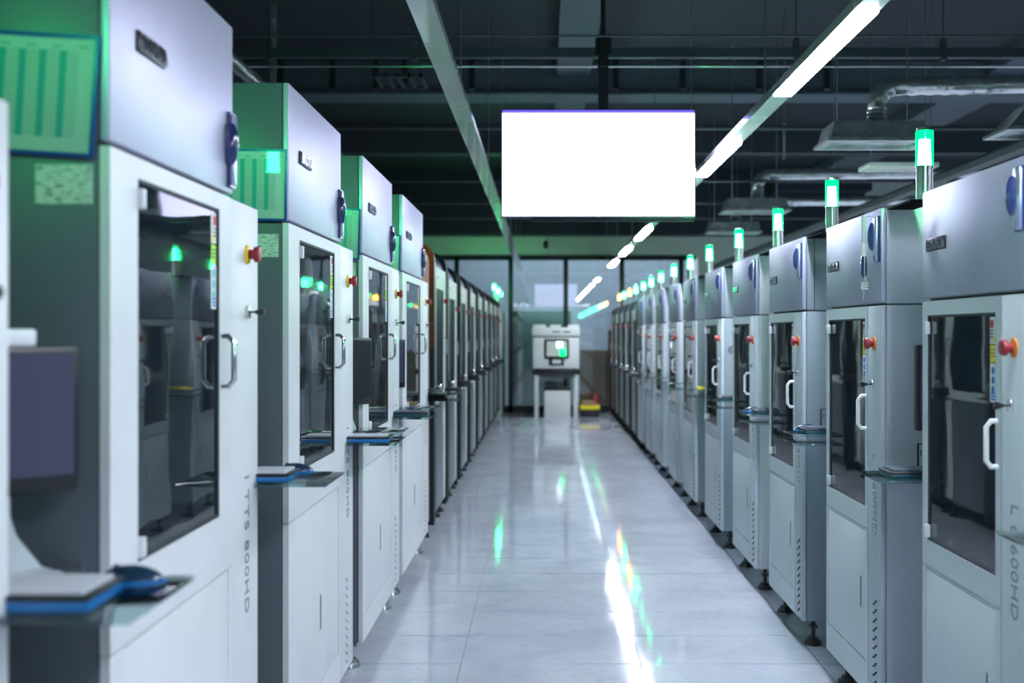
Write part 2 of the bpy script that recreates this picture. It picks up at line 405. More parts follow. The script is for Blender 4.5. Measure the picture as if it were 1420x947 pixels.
# ------------------------------------------------------------------ hanging screen
SY = 8.0
sx0, sx1, sz0, sz1 = -.285, 1.040, 2.305, 3.040
t = thing('hanging_screen', 'large bright white screen hanging from the ceiling over the aisle', 'screen', ((sx0+sx1)/2, SY, sz0))
cx = (sx0+sx1)/2; hw = (sx1-sx0)/2; hh = sz1-sz0
box('housing', 'tv_black', t, -hw-.008, hw+.008, -.035, .035, -.006, hh+.004, bev=.006)
box('display', 'screen_white', t, -hw, hw, -.037, -.0345, .004, hh-.022)
box('rear_display', 'rear_white', t, -hw, hw, .0345, .037, .004, hh-.022)
box('violet_fringe', 'fringe_violet', t, -hw, hw, -.038, .038, hh-.021, hh-.002)  # violet colour fringe along the screen, built as a glowing strip
b = B(); bx(b, .0, .07, -.02, .02, hh, ZC-sz0-.9); bx(b, -.02, .09, -.04, .04, ZC-sz0-.98, ZC-sz0-.86); cyl(b, (.035, 0, hh+.3), 'z', .018, .018, ZC-sz0-hh-.3, 10)
bx(b, .01, .06, -.05, .05, hh+.3, hh+.45)
obj('mount_pole', b, 'black_plastic', t)
box('status_lamp', 'chrome', t, -.01, .01, -.039, -.034, -.004, .002)
box('lower_rail', 'black_paint', t, -hw+.2, hw, .0, .03, -.03, -.008)

# ------------------------------------------------------------------ exhaust hoods
def hood(x, y, label, duct=True, wid=.62, dep=.36, topw=.56, hgt=.13, zb=2.70, dx=4.6):
    t = thing('exhaust_hood', label, 'exhaust hood', (x, y, zb), 'metal exhaust hoods above the right row')
    b = B()
    lo = [(-wid/2,-dep/2),(wid/2,-dep/2),(wid/2,dep/2),(-wid/2,dep/2)]; k = topw/wid
    A = [b.verts.new((p[0], p[1], .02)) for p in lo]; C = [b.verts.new((p[0]*k, p[1]*k, hgt)) for p in lo]
    for i in range(4): b.faces.new((A[i], A[(i+1)%4], C[(i+1)%4], C[i]))
    b.faces.new(C); b.faces.new(A[::-1])
    obj('canopy', b, 'zinc', t)
    b = B()
    for (a0,a1,b0,b1) in ((-wid/2-.02, wid/2+.02, -dep/2-.02, -dep/2+.03), (-wid/2-.02, wid/2+.02, dep/2-.03, dep/2+.02), (-wid/2-.02, -wid/2+.03, -dep/2+.03, dep/2-.03), (wid/2-.03, wid/2+.02, -dep/2+.03, dep/2-.03)):
        bx(b, a0, a1, b0, b1, 0, .02)
    obj('flange', b, 'zinc', t)
    if duct:
        pts = [(.03, 0, hgt-.01)]; 
        for q in range(9):
            pts.append((.03, 0, hgt+.012*(q+1)))
        cxx, czz, R = .03+.13, hgt+.12, .13
        for q in range(1, 9): a = PI-q*PI/16; pts.append((cxx+R*math.cos(a), 0, czz+R*math.sin(a)))
        for q in range(1, 90): pts.append((cxx+q*dx/89, 0, czz+R+.0006*q))
        b = B(); tube(b, pts, .057, 14, rf=lambda i: .057+(.007 if (i % 2 and i < 26) else 0)+(.004 if (i > 26 and i % 7 == 0) else 0))
        obj('duct', b, 'zinc', t, smooth=True)
    else:
        b = B(); cyl(b, (0, 0, hgt), 'z', .06, .06, ZC-zb-hgt, 14); obj('neck', b, 'zinc', t, smooth=True)
    for sx in (-1, 1):
        b = B(); cyl(b, (sx*topw*.4, 0, hgt-.01), 'z', .004, .004, ZC-zb-hgt, 6); obj('hanger_rod', b, 'steel', t)
    return t
hood(2.10, 7.38, 'nearest shiny metal exhaust hood above right row with ridged elbow duct')
hood(2.10, 11.5, 'second shiny metal exhaust hood above right row, beyond the first')
hood(2.28, 13.9, 'farthest metal exhaust hood, small, above right row', wid=.6)
hood(3.06, 6.98, 'metal exhaust hood cut off by the right edge of the frame', duct=False, wid=.62, topw=.34, hgt=.17)
t = thing('panel_light', 'flat pale unlit panel hanging behind the nearest green lamp', 'ceiling light', (2.58, 8.4, 2.69))
box('panel', 'cream_panel', t, -.25, .25, -.15, .15, 0, .035, bev=.006)
for sx in (-1, 1): b = B(); cyl(b, (sx*.2, 0, .035), 'z', .003, .003, ZC-2.69-.035, 6); obj('hanger_rod', b, 'steel', t)
b = B(); cyl(b, (2.0, 9.6, 2.95), 'z', .012, .012, .3, 8); cyl(b, (2.0, 9.6, 3.2), 'z', .004, .004, 1.2, 8)
tag(obj('hanging_rod', b, 'steel', smooth=True), 'thin metal rod hanging from the ceiling right of the screen', 'rod')

# ------------------------------------------------------------------ machines
def beacon(root, s, u, wv, z0, kind='green', thin=False, zt=2.205):
    x = s*wv
    b = B(); hgt = zt-z0; zl = zt-.13
    if thin:
        cyl(b, (x, u, z0), 'z', .016, .016, zl-z0-.02, 16); cyl(b, (x, u, zl-.02), 'z', .02, .030, .02, 20)
    else:
        cyl(b, (x, u, z0), 'z', .028, .028, zl-z0, 24); cyl(b, (x, u, zl-.006), 'z', .031, .031, .006, 24)
    st = obj('beacon_stem', b, 'steel', root, smooth=True)
    L = B(); lathe(L, [(.0301, zl), (.0301, zl+.115), (.029, zl+.12), (.02, zl+.121)], (x, u, 0), 'z', 24)
    obj('lens', L, {'green': 'green_lens', 'amber': 'amber_lens', 'off': 'lens_off'}[kind], st, smooth=True)
    if kind != 'off':
        c = B(); cyl(c, (x, u, zl+.003), 'z', .023, .019, .088, 16); obj('lamp_core', c, kind+'_core', st)
    c = B(); cyl(c, (x, u, zt-.009), 'z', .029, .026, .009, 24); obj('cap', c, 'steel', st)
    return st

def white_machine(s, P):
    """front plane at local x=0, body runs to x=s*D, u along +y from the near edge"""
    W, D, zb, zs, zt, Wu = P['W'], 1.25, .13, P['zs'], P['zt'], P['Wu']
    root = thing('inspection_machine', '', 'machine')
    T = .02; far = P['strip_far']
    X = lambda w: s*w
    b = B(); bx(b, X(T), X(D), .004, W-.004, zb, zs-.004, bev=.006); obj('cabinet_body', b, 'side_grey', root, smooth=True)
    b = B(); bx(b, X(T), X(D-.15), .004, Wu-.004, zs, zt, bev=.008); obj('upper_cabinet', b, 'side_grey', root, smooth=True)
    box('joint', 'seam_dark', root, X(T+.004), X(D-.2), .012, Wu-.012, zs-.006, zs+.002)
    # upper door
    ud = box('upper_door', P['door_mat'], root, X(0), X(T-.001), .003, Wu-.003, zs+.004, zt-.002, bev=.004)
    b = B(); lu, lz = P['logo']; bx(b, X(-.007), X(0), lu-.085, lu+.085, lz-.021, lz+.021, bev=.003); plate = obj('logo_plate', b, 'black_plastic', ud, smooth=True)
    if s > 0: text_mesh('logo_lettering', 'BKOTA', .046, 'chrome', ud, (X(-.008), lu+.076, lz-.016), (0,-1,0), (0,0,1), .003, 1.08)
    else: text_mesh('logo_lettering', 'BKOTA', .046, 'chrome', ud, (X(-.008), lu-.076, lz-.016), (0,1,0), (0,0,1), .003, 1.08)
    # latch
    la, lz0, lz1 = P['latch']
    b = B(); bx(b, X(-.016), X(0), la-.022, la+.022, lz0, lz1, bev=.004); lt = obj('latch_plate', b, 'latch_silver', ud, smooth=True)
    b = B(); zc = (lz0+lz1)/2+.012; bmesh.ops.create_uvsphere(b, u_segments=16, v_segments=12, radius=1)
    for v in b.verts: v.co = Vector((X(-.010)+v.co.x*.022, la-.030*(1 if far else -1)+v.co.y*.017, zc+max(-.9, min(.9, v.co.z))*.058))
    obj('latch_lever', b, 'blue_latch', lt, smooth=True)
    b = B()
    for (a0,a1,c0,c1) in ((la-.026, la-.021, lz0-.004, lz1+.004), (la+.021, la+.026, lz0-.004, lz1+.004), (la-.021, la+.021, lz0-.004, lz0+.001), (la-.021, la+.021, lz1-.001, lz1+.004)):
        bx(b, X(-.010), X(0), a0, a1, c0, c1)
    obj('latch_gasket', b, 'blue_latch', lt)
    # main door with window
    d0, d1, dz0, dz1 = P['door']; w0, w1, wz0, wz1 = P['win']
    b = B(); bx(b, X(0), X(T-.001), d0, w0, dz0, dz1); bx(b, X(0), X(T-.001), w1, d1, dz0, dz1)
    bx(b, X(0), X(T-.001), w0, w1, dz0, wz0); bx(b, X(0), X(T-.001), w0, w1, wz1, dz1)
    bmesh.ops.remove_doubles(b, verts=b.verts, dist=1e-5)
    door = obj('door', b, P['paint'], root)
    b = B(); e = .007
    bx(b, X(.002), X(T-.002), w0, w0+e, wz0, wz1); bx(b, X(.002), X(T-.002), w1-e, w1, wz0, wz1); bx(b, X(.002), X(T-.002), w0+e, w1-e, wz0, wz0+e); bx(b, X(.002), X(T-.002), w0+e, w1-e, wz1-e, wz1)
    obj('window_gasket', b, 'seam_dark', door)
    pane = box('window_pane', 'dark_glass', door, X(.007), X(.013), w0+e, w1-e, wz0+e, wz1-e)
    box('hinge', P['paint'], door, X(-.012), X(.006), (w0-.004 if far else w1-.016), (w0+.016 if far else w1+.004), wz1-.06, wz1-.02, bev=.002)
    box('hinge', P['paint'], door, X(-.012), X(.006), (w0-.004 if far else w1-.016), (w0+.016 if far else w1+.004), wz0+.01, wz0+.05, bev=.002)
    # handle: chamfered loop
    hu, hz = P['handle']; hl = .062
    b = B(); tube(b, [(X(.004), hu, hz-hl), (X(-.018), hu, hz-hl), (X(-.031), hu, hz-hl+.016), (X(-.031), hu, hz+hl-.016), (X(-.018), hu, hz+hl), (X(.004), hu, hz+hl)], .0075, 10)
    obj('door_handle', b, 'chrome' if s < 0 else 'white_paint', door, smooth=True)
    # stickers on the pane
    k = w1-e-.025 if far else w0+e+.025; zt_ = wz1-.012
    for (z1, z0, m) in ((zt_, zt_-.075, 'sticker_white'), (zt_-.078, zt_-.125, 'sticker_lime' if s < 0 else 'sticker_yellow'), (zt_-.128, zt_-.235, 'sticker_white')):
        st = box('safety_sticker', m, pane, X(.0062), X(.0069), k-.022, k+.022, z0, z1)
    b = B(); bx(b, X(.0055), X(.0061), k-.004, k+.018, zt_-.03, zt_-.008); obj('sticker_symbol', b, 'sticker_red', pane)
    b = B(); prism(b, [(0,0),(.0006,0),(.0006,.0001),(0,.0001)], 0, .0001); b.free(); b = B()
    v = [b.verts.new((X(.0055), k-.018, zt_-.07)), b.verts.new((X(.0055), k+.002, zt_-.07)), b.verts.new((X(.0055), k-.008, zt_-.048))]; b.faces.new(v)
    obj('sticker_symbol', b, 'sticker_yellow', pane)
    b = B()
    for q in range(3): bx(b, X(.0055), X(.0061), k-.002, k+.018, zt_-.040-q*.009, zt_-.036-q*.009)
    for q in range(3): bx(b, X(.0055), X(.0061), k-.016, k+.016, zt_-.092-q*.009, zt_-.089-q*.009)
    obj('sticker_print', b, 'ink', pane)
    b = B()
    for q in range(3): cyl(b, (X(.0061), k, zt_-.148-q*.026), 'x', .011, .011, X(.0006) if s < 0 else -.0006, 14)
    obj('sticker_symbol', b, 'sticker_cyan' if s < 0 else 'sticker_blue', pane)
    b = B()
    for q in range(3): bx(b, X(.0055), X(.0061), k-.014, k+.014, zt_-.229+q*.008, zt_-.224+q*.008)
    obj('sticker_print', b, 'sticker_blue', pane)
    # fascia strip beside the door (emergency stop, key)
    s0, s1 = P['strip']
    st = box('control_strip', P.get('strip_mat', P['paint']), root, X(0), X(T-.001), s0, s1, zb, zs-.006, bev=.004)
    eu, ez = P['estop']
    b = B(); lathe(b, [(.026,0),(.026,.005),(.022,.007)], (X(0), eu, ez), Vector((-s,0,0)), 20); es = obj('emergency_stop', b, 'yellow_ring' if s < 0 else 'orange_ring', st, smooth=True)
    b = B(); lathe(b, [(.013,0),(.013,.014),(.021,.017),(.022,.026),(.019,.031),(.006,.033)], (X(-.005), eu, ez), Vector((-s,0,0)), 20); obj('button', b, 'red_button', es, smooth=True)
    ku, kz = P['key']
    b = B(); bx(b, X(-.010), X(0), ku-.012, ku+.012, kz-.017, kz+.017, bev=.003); kl = obj('key_lock', b, 'chrome', st, smooth=True)
    b = B(); tube(b, [(X(-.010), ku, kz), (X(-.022), ku, kz)], .003, 8); lathe(b, [(.004,0),(.009,.012),(.011,.022),(.008,.026)], (X(-.022), ku, kz), Vector((-s,0,0)), 10)
    obj('key', b, 'black_plastic', kl, smooth=True)
    if P.get('spare_key'):
        b = B(); lathe(b, [(.008,0),(.012,-.012),(.009,-.024),(.003,-.030),(.0025,-.052)], (X(-.03), ku, kz-.014), 'z', 10); obj('spare_key', b, 'black_plastic', kl, smooth=True)
    # louvres
    b = B(); lc = (s0+s1)/2-.01; 
    for q in range(11):
        z = .50-q*.033
        pts = [(X(-.001), lc+(.022-.044*i/6), z+.010*math.sin(-PI/2+PI*i/6)) for i in range(7)]
        tube(b, pts, .0038, 6)
    obj('vent_louvre', b, 'seam_dark' if s > 0 else 'grey_fill', st)
    # lower fascia + service panel
    q0, q1, qz0, qz1 = P['panel']; f0, f1 = P['door'][0], P['door'][1]; gp = .0035
    b = B(); bx(b, X(0), X(T-.001), f0, q0-gp, zb, dz0-.003); bx(b, X(0), X(T-.001), q1+gp, f1, zb, dz0-.003)
    bx(b, X(0), X(T-.001), q0-gp, q1+gp, zb, qz0-gp); bx(b, X(0), X(T-.001), q0-gp, q1+gp, qz1+gp, dz0-.003)
    bmesh.ops.remove_doubles(b, verts=b.verts, dist=1e-5)
    obj('lower_fascia', b, P['paint'], root)
    pn = box('service_panel', P['paint'], root, X(.001), X(T-.001), q0, q1, qz0, qz1, bev=.002)
    su = P['slot']; b = B(); bx(b, X(-.001), X(.0015), su-.010, su+.010, .435, .565, bev=.0006); sh = obj('pull_slot', b, 'grey_fill', pn)
    box('slot_recess', 'seam_dark', sh, X(-.0014), X(-.0009), su-.005, su+.005, .442, .558)
    # feet
    for fu in (.09, W-.09):
        for fw in (.07, D-.1):
            b = B(); cyl(b, (X(fw), fu, 0), 'z', .045, .040, .018, 18); cyl(b, (X(fw), fu, .018), 'z', .03, .024, .018, 18); cyl(b, (X(fw), fu, .03), 'z', .011, .011, .10, 12); cyl(b, (X(fw), fu, .078), 'z', .022, .022, .014, 6)
            obj('leveling_foot', b, 'black_plastic' if s > 0 else 'steel', root, smooth=True)
    if s < 0:
        sl = B(); bx(sl, -.5*.106, .5*.106, -.0006, .0006, -.0365, .0365); o = obj('inspection_slip', sl, 'slip_print', root); o.location = (X(.085), .0028, 1.775)
        o['label'] = 'pale printed record slip'
    return root

def add_shelf(root, s, u0, u1, w0, w1, z, arm=True):
    b = B(); bx(b, s*w0, s*w1, u0, u1, z-.004, z+.004, bev=.0018); sh = obj('keyboard_shelf', b, 'acrylic', root, smooth=True)
    box('shelf_bracket', 'steel', sh, s*(w0+.25), s*(w0+.28), u1, u1+.16, z-.03, z-.006)
    return sh

def shared_keyboard():
    t = thing('keyboard', '', 'keyboard')
    b = B(); bx(b, -.19, .19, -.075, .075, 0, .017, bev=.004); obj('tray', b, 'blue_film', t, smooth=True)
    b = B(); bx(b, -.192, .192, -.077, .077, .016, .024, bev=.003); obj('case', b, 'black_plastic', t, smooth=True)
    b = B()
    for r in range(5):
        n = 15
        for k in range(n):
            x = -.178+k*.0238; bx(b, x+.001, x+.0225, -.062+r*.0255, -.062+r*.0255+.0225, .023, .030)
    ks = obj('keys', b, 'key_white', t); ks['kind'] = 'stuff'
    return t
def shared_mouse():
    t = thing('computer_mouse', '', 'mouse')
    b = B(); bmesh.ops.create_uvsphere(b, u_segments=20, v_segments=12, radius=1)
    for v in b.verts: v.co = Vector((v.co.x*.055*(1-.12*v.co.x), v.co.y*.031, max(0, v.co.z)*.034))
    obj('shell', b, 'navy_plastic', t, smooth=True)
    b = B(); bmesh.ops.create_uvsphere(b, u_segments=20, v_segments=8, radius=1)
    for v in b.verts: v.co = Vector((v.co.x*.0565*(1-.12*v.co.x), v.co.y*.0325, max(-.2, min(.12, v.co.z))*.034+.007))
    obj('side_grip', b, 'blue_film', t, smooth=True)
    b = B(); cyl(b, (.02, -.003, .030), 'y', .006, .006, .006, 12); obj('scroll_wheel', b, 'key_grey', t, smooth=True)
    b = B(); tube(b, [(.052, 0, .008), (.09, .01, .006), (.14, .03, .004), (.2, .03, .004)], .0018, 6); obj('cable', b, 'black_plastic', t)
    return t
KB0, MS0 = shared_keyboard(), shared_mouse(); kb_used = [False, False]
def place_kb(x, y, z, label, dark=False, rz=0, sx=1):
    o = KB0 if not kb_used[0] else copy_tree(KB0); kb_used[0] = True
    o.location = (x, y, z); o.rotation_euler.z = rz; o.scale = (sx, 1, 1); tag(o, label, 'keyboard', 'keyboards on the acrylic shelves')
    for c in o.children:
        if c.name.startswith('keys'):
            c.material_slots[0].link = 'OBJECT'; c.material_slots[0].material = MATS['key_grey' if dark else 'key_white']
        if dark and c.name.startswith('tray'):
            c.material_slots[0].link = 'OBJECT'; c.material_slots[0].material = MATS['teal_tray']
def place_mouse(x, y, z, label, rz=0):
    o = MS0 if not kb_used[1] else copy_tree(MS0); kb_used[1] = True
    o.location = (x, y, z); o.rotation_euler.z = rz; tag(o, label, 'mouse', 'computer mice on the acrylic shelves')
def monitor(loc, rz, label, w=.34, h=.28, m='display_glass', arm=(0, .16), stand=True, tilt=0, shelf_z=None):
    t = thing('monitor', label, 'monitor', loc, 'small monitors between the machines', rz); t.rotation_euler.x = tilt
    b = B(); bx(b, -w/2, w/2, -.012, .022, -h/2, h/2, bev=.008); obj('housing', b, 'black_plastic', t, smooth=True)
    box('display', m, t, -w/2+.012, w/2-.012, -.0135, -.011, -h/2+.03, h/2-.012)
    b = B(); bx(b, -w*.3, w*.3, .02, .045, -h*.25, h*.25, bev=.01); bx(b, -.02, .02, .04, .07, -.03, .03); obj('rear_mount', b, 'black_plastic', t, smooth=True)
    if shelf_z is not None:
        if m == 'display_glass': box('top_box', 'side_white', t, -.10, .08, .0, .05, h/2, h/2+.03, bev=.006)
        d = loc[2]-shelf_z
        b = B(); n = 8
        for i in range(n):
            t0, t1 = i/n, (i+1)/n
            f = lambda q: .055+.05*max(0, q-.7)/.3*1.2
            A = [b.verts.new(p) for p in ((-f(t0), .046, -d*t0), (f(t0), .046, -d*t0), (f(t0), .075, -d*t0), (-f(t0), .075, -d*t0))]
            C = [b.verts.new(p) for p in ((-f(t1), .046, -d*t1), (f(t1), .046, -d*t1), (f(t1), .075, -d*t1), (-f(t1), .075, -d*t1))]
            for q in range(4): b.faces.new((A[q], A[(q+1)%4], C[(q+1)%4], C[q]))
            if i == 0: b.faces.new(A[::-1])
            if i == n-1: b.faces.new(C)
        bx(b, -.11, .11, -.03, .09, -d, -d+.008); obj('stand', b, 'cool_shaded_white', t)
    return t

PL = dict(W=1.15, zs=1.852, zt=2.288, Wu=.878, strip_far=True, door=(.003, .862, .905, 1.846), win=(.155, .752, 1.047, 1.806), handle=(.765, 1.43),
          strip=(.866, 1.147), estop=(1.02, 1.712), key=(1.02, 1.557), logo=(.225, 2.075), latch=(.842, 1.875, 2.055), panel=(.077, .83, .25, .897), slot=.49,
          paint='white_paint', door_mat='brushed_door')
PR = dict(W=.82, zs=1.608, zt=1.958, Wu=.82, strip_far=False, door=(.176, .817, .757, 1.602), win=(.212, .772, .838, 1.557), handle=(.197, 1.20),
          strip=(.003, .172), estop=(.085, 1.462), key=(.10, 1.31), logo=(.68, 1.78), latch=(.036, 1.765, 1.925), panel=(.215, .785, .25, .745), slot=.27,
          paint='cool_shaded_white', door_mat='brushed_door_right')
LATL, LATR = -.80, 1.23

# left row, white machines
left = [(.58, 1.15), (2.126, 1.106), (3.616, 1.225), (5.10, 1.29), (6.53, 1.45)]
lab_l = ['white inspection machine cut off by the left edge, nearest the camera', 'large white inspection machine in left row, the nearest shown whole',
         'second full white machine in left row, behind the one with large emergency stop', 'third full white machine in left row, black monitor on its near side',
         'fourth full white machine in left row, just before the orange-rimmed one']
ML = white_machine(-1, PL)
b = B(); bx(b, -.0, -.0001, 0, .0001, 0, .0001); b.free()
text_mesh('model_lettering', 'I TTS 800HD', .062, 'letter_grey', ML, (.0008, 1.045-.0, 1.12), (0,0,-1), (0,1,0), .0006, 1.12)
for c in ML.children:
    if c.name.startswith('model_lettering'): 
        for v in c.data.vertices: v.co.y = 1.0+ (v.co.y-1.045)
beacon(ML, -1, 1.02, .165, 1.852, 'green', zt=2.20)
for i, (y, wd) in enumerate(left):
    o = ML if i == 0 else copy_tree(ML)
    lst = o; o.location = (LATL, y, 0); o.scale = (1, wd/1.15, 1); tag(o, lab_l[i], 'machine', 'white inspection machines of the left row')
    if i == 4:
        for c in o.children:
            if c.name.startswith('beacon_stem'):
                for d in c.children:
                    if d.name.startswith('lens'): d.material_slots[0].link = 'OBJECT'; d.material_slots[0].material = MATS['amber_lens']
                    if d.name.startswith('lamp_core'): d.material_slots[0].link = 'OBJECT'; d.material_slots[0].material = MATS['amber_core']
    sc = wd/1.15; a, c, zz = [(1.67, 1.985, 1.08), (3.18, 3.46, 1.08), (4.64, 4.99, 1.05), (6.06, 6.42, 1.05), (8.02, 8.25, 1.03)][i]
    add_shelf(o, -1, (a-y)/sc, (c-y)/sc, -.2, .38, zz)

# right row, white machines
right = [2.93, 4.205, 5.48, 6.69, 7.98, 9.36, 10.55, 11.86, 13.12, 14.30]
sides = ['side_mid', 'side_lavender', 'side_slate', 'side_white', 'side_mid', 'side_teal', 'side_white', 'side_pale', 'side_white', 'side_slate']
lab_r = ['white machine cut off by the right edge with large dark window and orange-ringed red button', 'second white machine from the camera in right row, a tool hanging from its upper latch',
         'third machine in right row with dark grey near side and seam in its top', 'fourth machine in right row with a bright white near side', 'fifth machine in right row, a grey disc on its near side',
         'sixth machine in right row with a dark grey-green near side, yellow keyboard', 'seventh machine in right row, narrow bright side', 'eighth machine in right row, its signal lamp unlit',
         'ninth machine in right row, white near side', 'tenth machine in right row, last white one before the black ones']
MR = white_machine(1, PR)
for i, y in enumerate(right):
    o = MR if i == 0 else copy_tree(MR)
    o.location = (LATR, y, 0); tag(o, lab_r[i], 'machine', 'white inspection machines of the right row')
    for c in o.children:
        if c.name.startswith(('cabinet_body', 'upper_cabinet')):
            c.material_slots[0].link = 'OBJECT'; c.material_slots[0].material = MATS[sides[i]]
        if c.name.startswith('control_strip') and i in (1, 2, 3, 4, 5):
            c.material_slots[0].link = 'OBJECT'; c.material_slots[0].material = MATS['side_mid' if i < 3 else 'side_pale']
    beacon(o, 1, -.235, .08, 1.957, 'off' if i == 7 else 'green', thin=i >= 3)
    box('beacon_bracket', 'seam_dark', o, .02, .12, -.27, .004, 1.950, 1.957)
    add_shelf(o, 1, -.34, -.035, -.10, .45, 1.0+(0, 0, .04, .045, .045, .05, .05, .05, .05, .05)[i])
    if i == 0: text_mesh('model_lettering', 'L ts600HD', .066, 'letter_grey', o, (-.0008, .105, 1.055), (0,0,-1), (0,-1,0), .0006, 1.05)
    else: text_mesh('model_lettering', 'ITs6000', .05, 'letter_pale', o, (-.0008, .11, .92), (0,0,-1), (0,-1,0), .0006, 1.05)
    if i == 2: box('side_seam', 'seam_dark', o, .055, .058, .002, .004, 1.612, 1.955)
    if i == 4: b = B(); cyl(b, (.07, .005, 1.385), 'y', .028, .028, -.004, 20); q = obj('side_disc', b, 'side_slate', o, smooth=True)
    if i == 0: b = B(); bx(b, -.008, 0, .18, .3, .02, .05); b.free()

# dark machines with rounded tops
def black_machine(s, P=None):
    root = thing('rounded_machine', '', 'machine'); W, D, zb, zt, R = 1.12, 1.2, .10, 2.115, .13
    X = lambda w: s*w
    def prof(off=0, r=R):
        p = [(X(off), zb+off), (X(off), zt-r)]
        for k in range(1, 8): a = PI - k*PI/14; p.append((X(r+(r-off)*math.cos(a)), zt-r+(r-off)*math.sin(a)))
        return p+[(X(D-off), zt-off), (X(D-off), zb+off)]
    for u0, u1 in ((0, .15), (W-.06, W)):
        b = B(); prism(b, prof(), u0, u1); obj('end_frame', b, 'black_paint', root, smooth=True)
    b = B(); prism(b, prof(.03, R+.02), .15, W-.06); obj('cabinet_body', b, 'silver_panel', root, smooth=True)
    p = prof(.03, R+.02)[2:-2]
    d0, d1, zw1 = .165, W-.075, 1.80
    b = B(); bx(b, X(.004), X(.03), d0, .23, .95, 1.955); bx(b, X(.004), X(.03), .88, d1, .95, 1.955); bx(b, X(.004), X(.03), .23, .88, zw1, 1.955); bx(b, X(.004), X(.03), .23, .88, .95, 1.02)
    dr = obj('door', b, 'cream_panel', root)
    box('window_pane', 'smoked_glass', dr, X(.010), X(.02), .23, .88, 1.02, zw1)
    b = B(); tube(b, [(X(.004), .92, 1.30), (X(-.02), .92, 1.31), (X(-.02), .92, 1.42), (X(.004), .92, 1.43)], .006, 8); obj('door_handle', b, 'chrome', dr, smooth=True)
    box('badge', 'chrome', dr, X(.000), X(.005), .30, .36, 1.87, 1.89)
    box('lower_panel', 'silver_panel', root, X(.006), X(.03), d0, .86, zb+.06, .94, bev=.003)
    box('lower_panel', 'cream_panel', root, X(.006), X(.03), .865, d1, zb+.06, .94, bev=.003)
    b = B(); lathe(b, [(.018,0),(.018,.02),(.024,.024),(.022,.034)], (X(.004), .95, 1.72), Vector((-s,0,0)), 14); obj('emergency_stop', b, 'red_button', root, smooth=True)
    for fu in (.1, W-.1):
        for fw in (.08, D-.1): b = B(); cyl(b, (X(fw), fu, 0), 'z', .04, .03, .03, 14); cyl(b, (X(fw), fu, .03), 'z', .012, .012, zb-.02, 10); obj('leveling_foot', b, 'black_plastic', root)
    # keyboard arm
    b = B(); tube(b, [(X(.02), -.05, 1.05), (X(-.03), -.08, 1.06), (X(-.04), -.12, 1.02)], .012, 8); bx(b, X(.0), X(.05), -.07, .01, 1.0, 1.08)
    am = obj('keyboard_arm', b, 'chrome', root, smooth=True)
    b = B(); bx(b, X(-.12), X(.16), -.26, -.08, .995, 1.02, bev=.008); obj('keyboard_tray', b, 'black_plastic', am, smooth=True)
    b = B(); bx(b, X(-.11), X(.12), -.25, -.10, 1.02, 1.055, bev=.01); obj('keyboard_cover', b, 'black_plastic', am, smooth=True)
    b = B(); bmesh.ops.create_uvsphere(b, u_segments=12, v_segments=8, radius=.028)
    for v in b.verts: v.co += Vector((X(-.04), -.07, 1.09))
    obj('arm_joint', b, 'chrome', am, smooth=True)
    return root
ML2 = black_machine(-1)
nears = [8.40, 9.60, 11.05, 12.5, 14.0, 15.5, 17.0, 18.5, 19.9]
ordn = ['first', 'second', 'third', 'fourth', 'fifth', 'sixth', 'seventh', 'eighth', 'ninth']
for i, y in enumerate(nears):
    o = ML2 if i == 0 else copy_tree(ML2)
    o.location = (LATL, y, 0)
    tag(o, 'rounded machine with orange-brown rim and beige near side, left row' if i == 0 else 'black round-topped machine in left row, %s behind the orange-rimmed one' % ordn[i-1], 'machine', 'round-topped machines of the left row')
    if i in (0, 1, 2): pass
    k = {0: 'amber', 7: 'green', 8: 'green'}.get(i, 'green' if i % 2 else None)
    if k: beacon(o, -1, 1.2-.02, .30, 1.86, k, thin=True, zt=2.10 if i < 7 else 2.24); box('beacon_bracket', 'seam_dark', o, -.33, -.27, 1.0, 1.22, 1.85, 1.862)
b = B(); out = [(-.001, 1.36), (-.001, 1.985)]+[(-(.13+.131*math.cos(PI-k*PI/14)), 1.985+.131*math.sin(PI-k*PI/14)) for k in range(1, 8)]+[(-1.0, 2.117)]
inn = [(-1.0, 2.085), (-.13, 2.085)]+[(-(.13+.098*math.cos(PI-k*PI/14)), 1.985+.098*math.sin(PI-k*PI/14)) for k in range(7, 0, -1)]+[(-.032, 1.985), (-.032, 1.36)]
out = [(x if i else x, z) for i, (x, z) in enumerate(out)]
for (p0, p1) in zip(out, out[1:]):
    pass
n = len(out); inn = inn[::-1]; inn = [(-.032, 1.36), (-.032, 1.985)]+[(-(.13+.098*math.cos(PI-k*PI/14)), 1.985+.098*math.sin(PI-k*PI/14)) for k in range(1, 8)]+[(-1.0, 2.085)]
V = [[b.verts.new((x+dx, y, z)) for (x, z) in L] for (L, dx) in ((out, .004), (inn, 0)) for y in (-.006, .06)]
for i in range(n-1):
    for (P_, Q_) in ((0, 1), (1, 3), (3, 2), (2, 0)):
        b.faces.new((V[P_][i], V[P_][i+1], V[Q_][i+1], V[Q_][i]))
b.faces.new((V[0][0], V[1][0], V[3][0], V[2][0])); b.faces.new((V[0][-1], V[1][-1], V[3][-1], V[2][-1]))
o = obj('rim_sheen', b, 'amber_rim_sheen', ML2); o['label'] = 'upper rim with painted amber reflection'  # amber reflection on the upper rim, painted as a brown strip
b = B(); R = .11
p = [(-.035, .13), (-.035, 2.085-R)]
for k in range(1, 8): a = PI-k*PI/14; p.append((-(.035+R+R*math.cos(a)), 2.085-R+R*math.sin(a)))
p += [(-1.15, 2.085), (-1.15, .13)]; prism(b, p, -.004, .001); o = obj('side_panel', b, 'beige_panel', ML2, smooth=True); o['label'] = 'beige side panel'
for o in (ML2,): o.scale = (1, 1, 1.022)
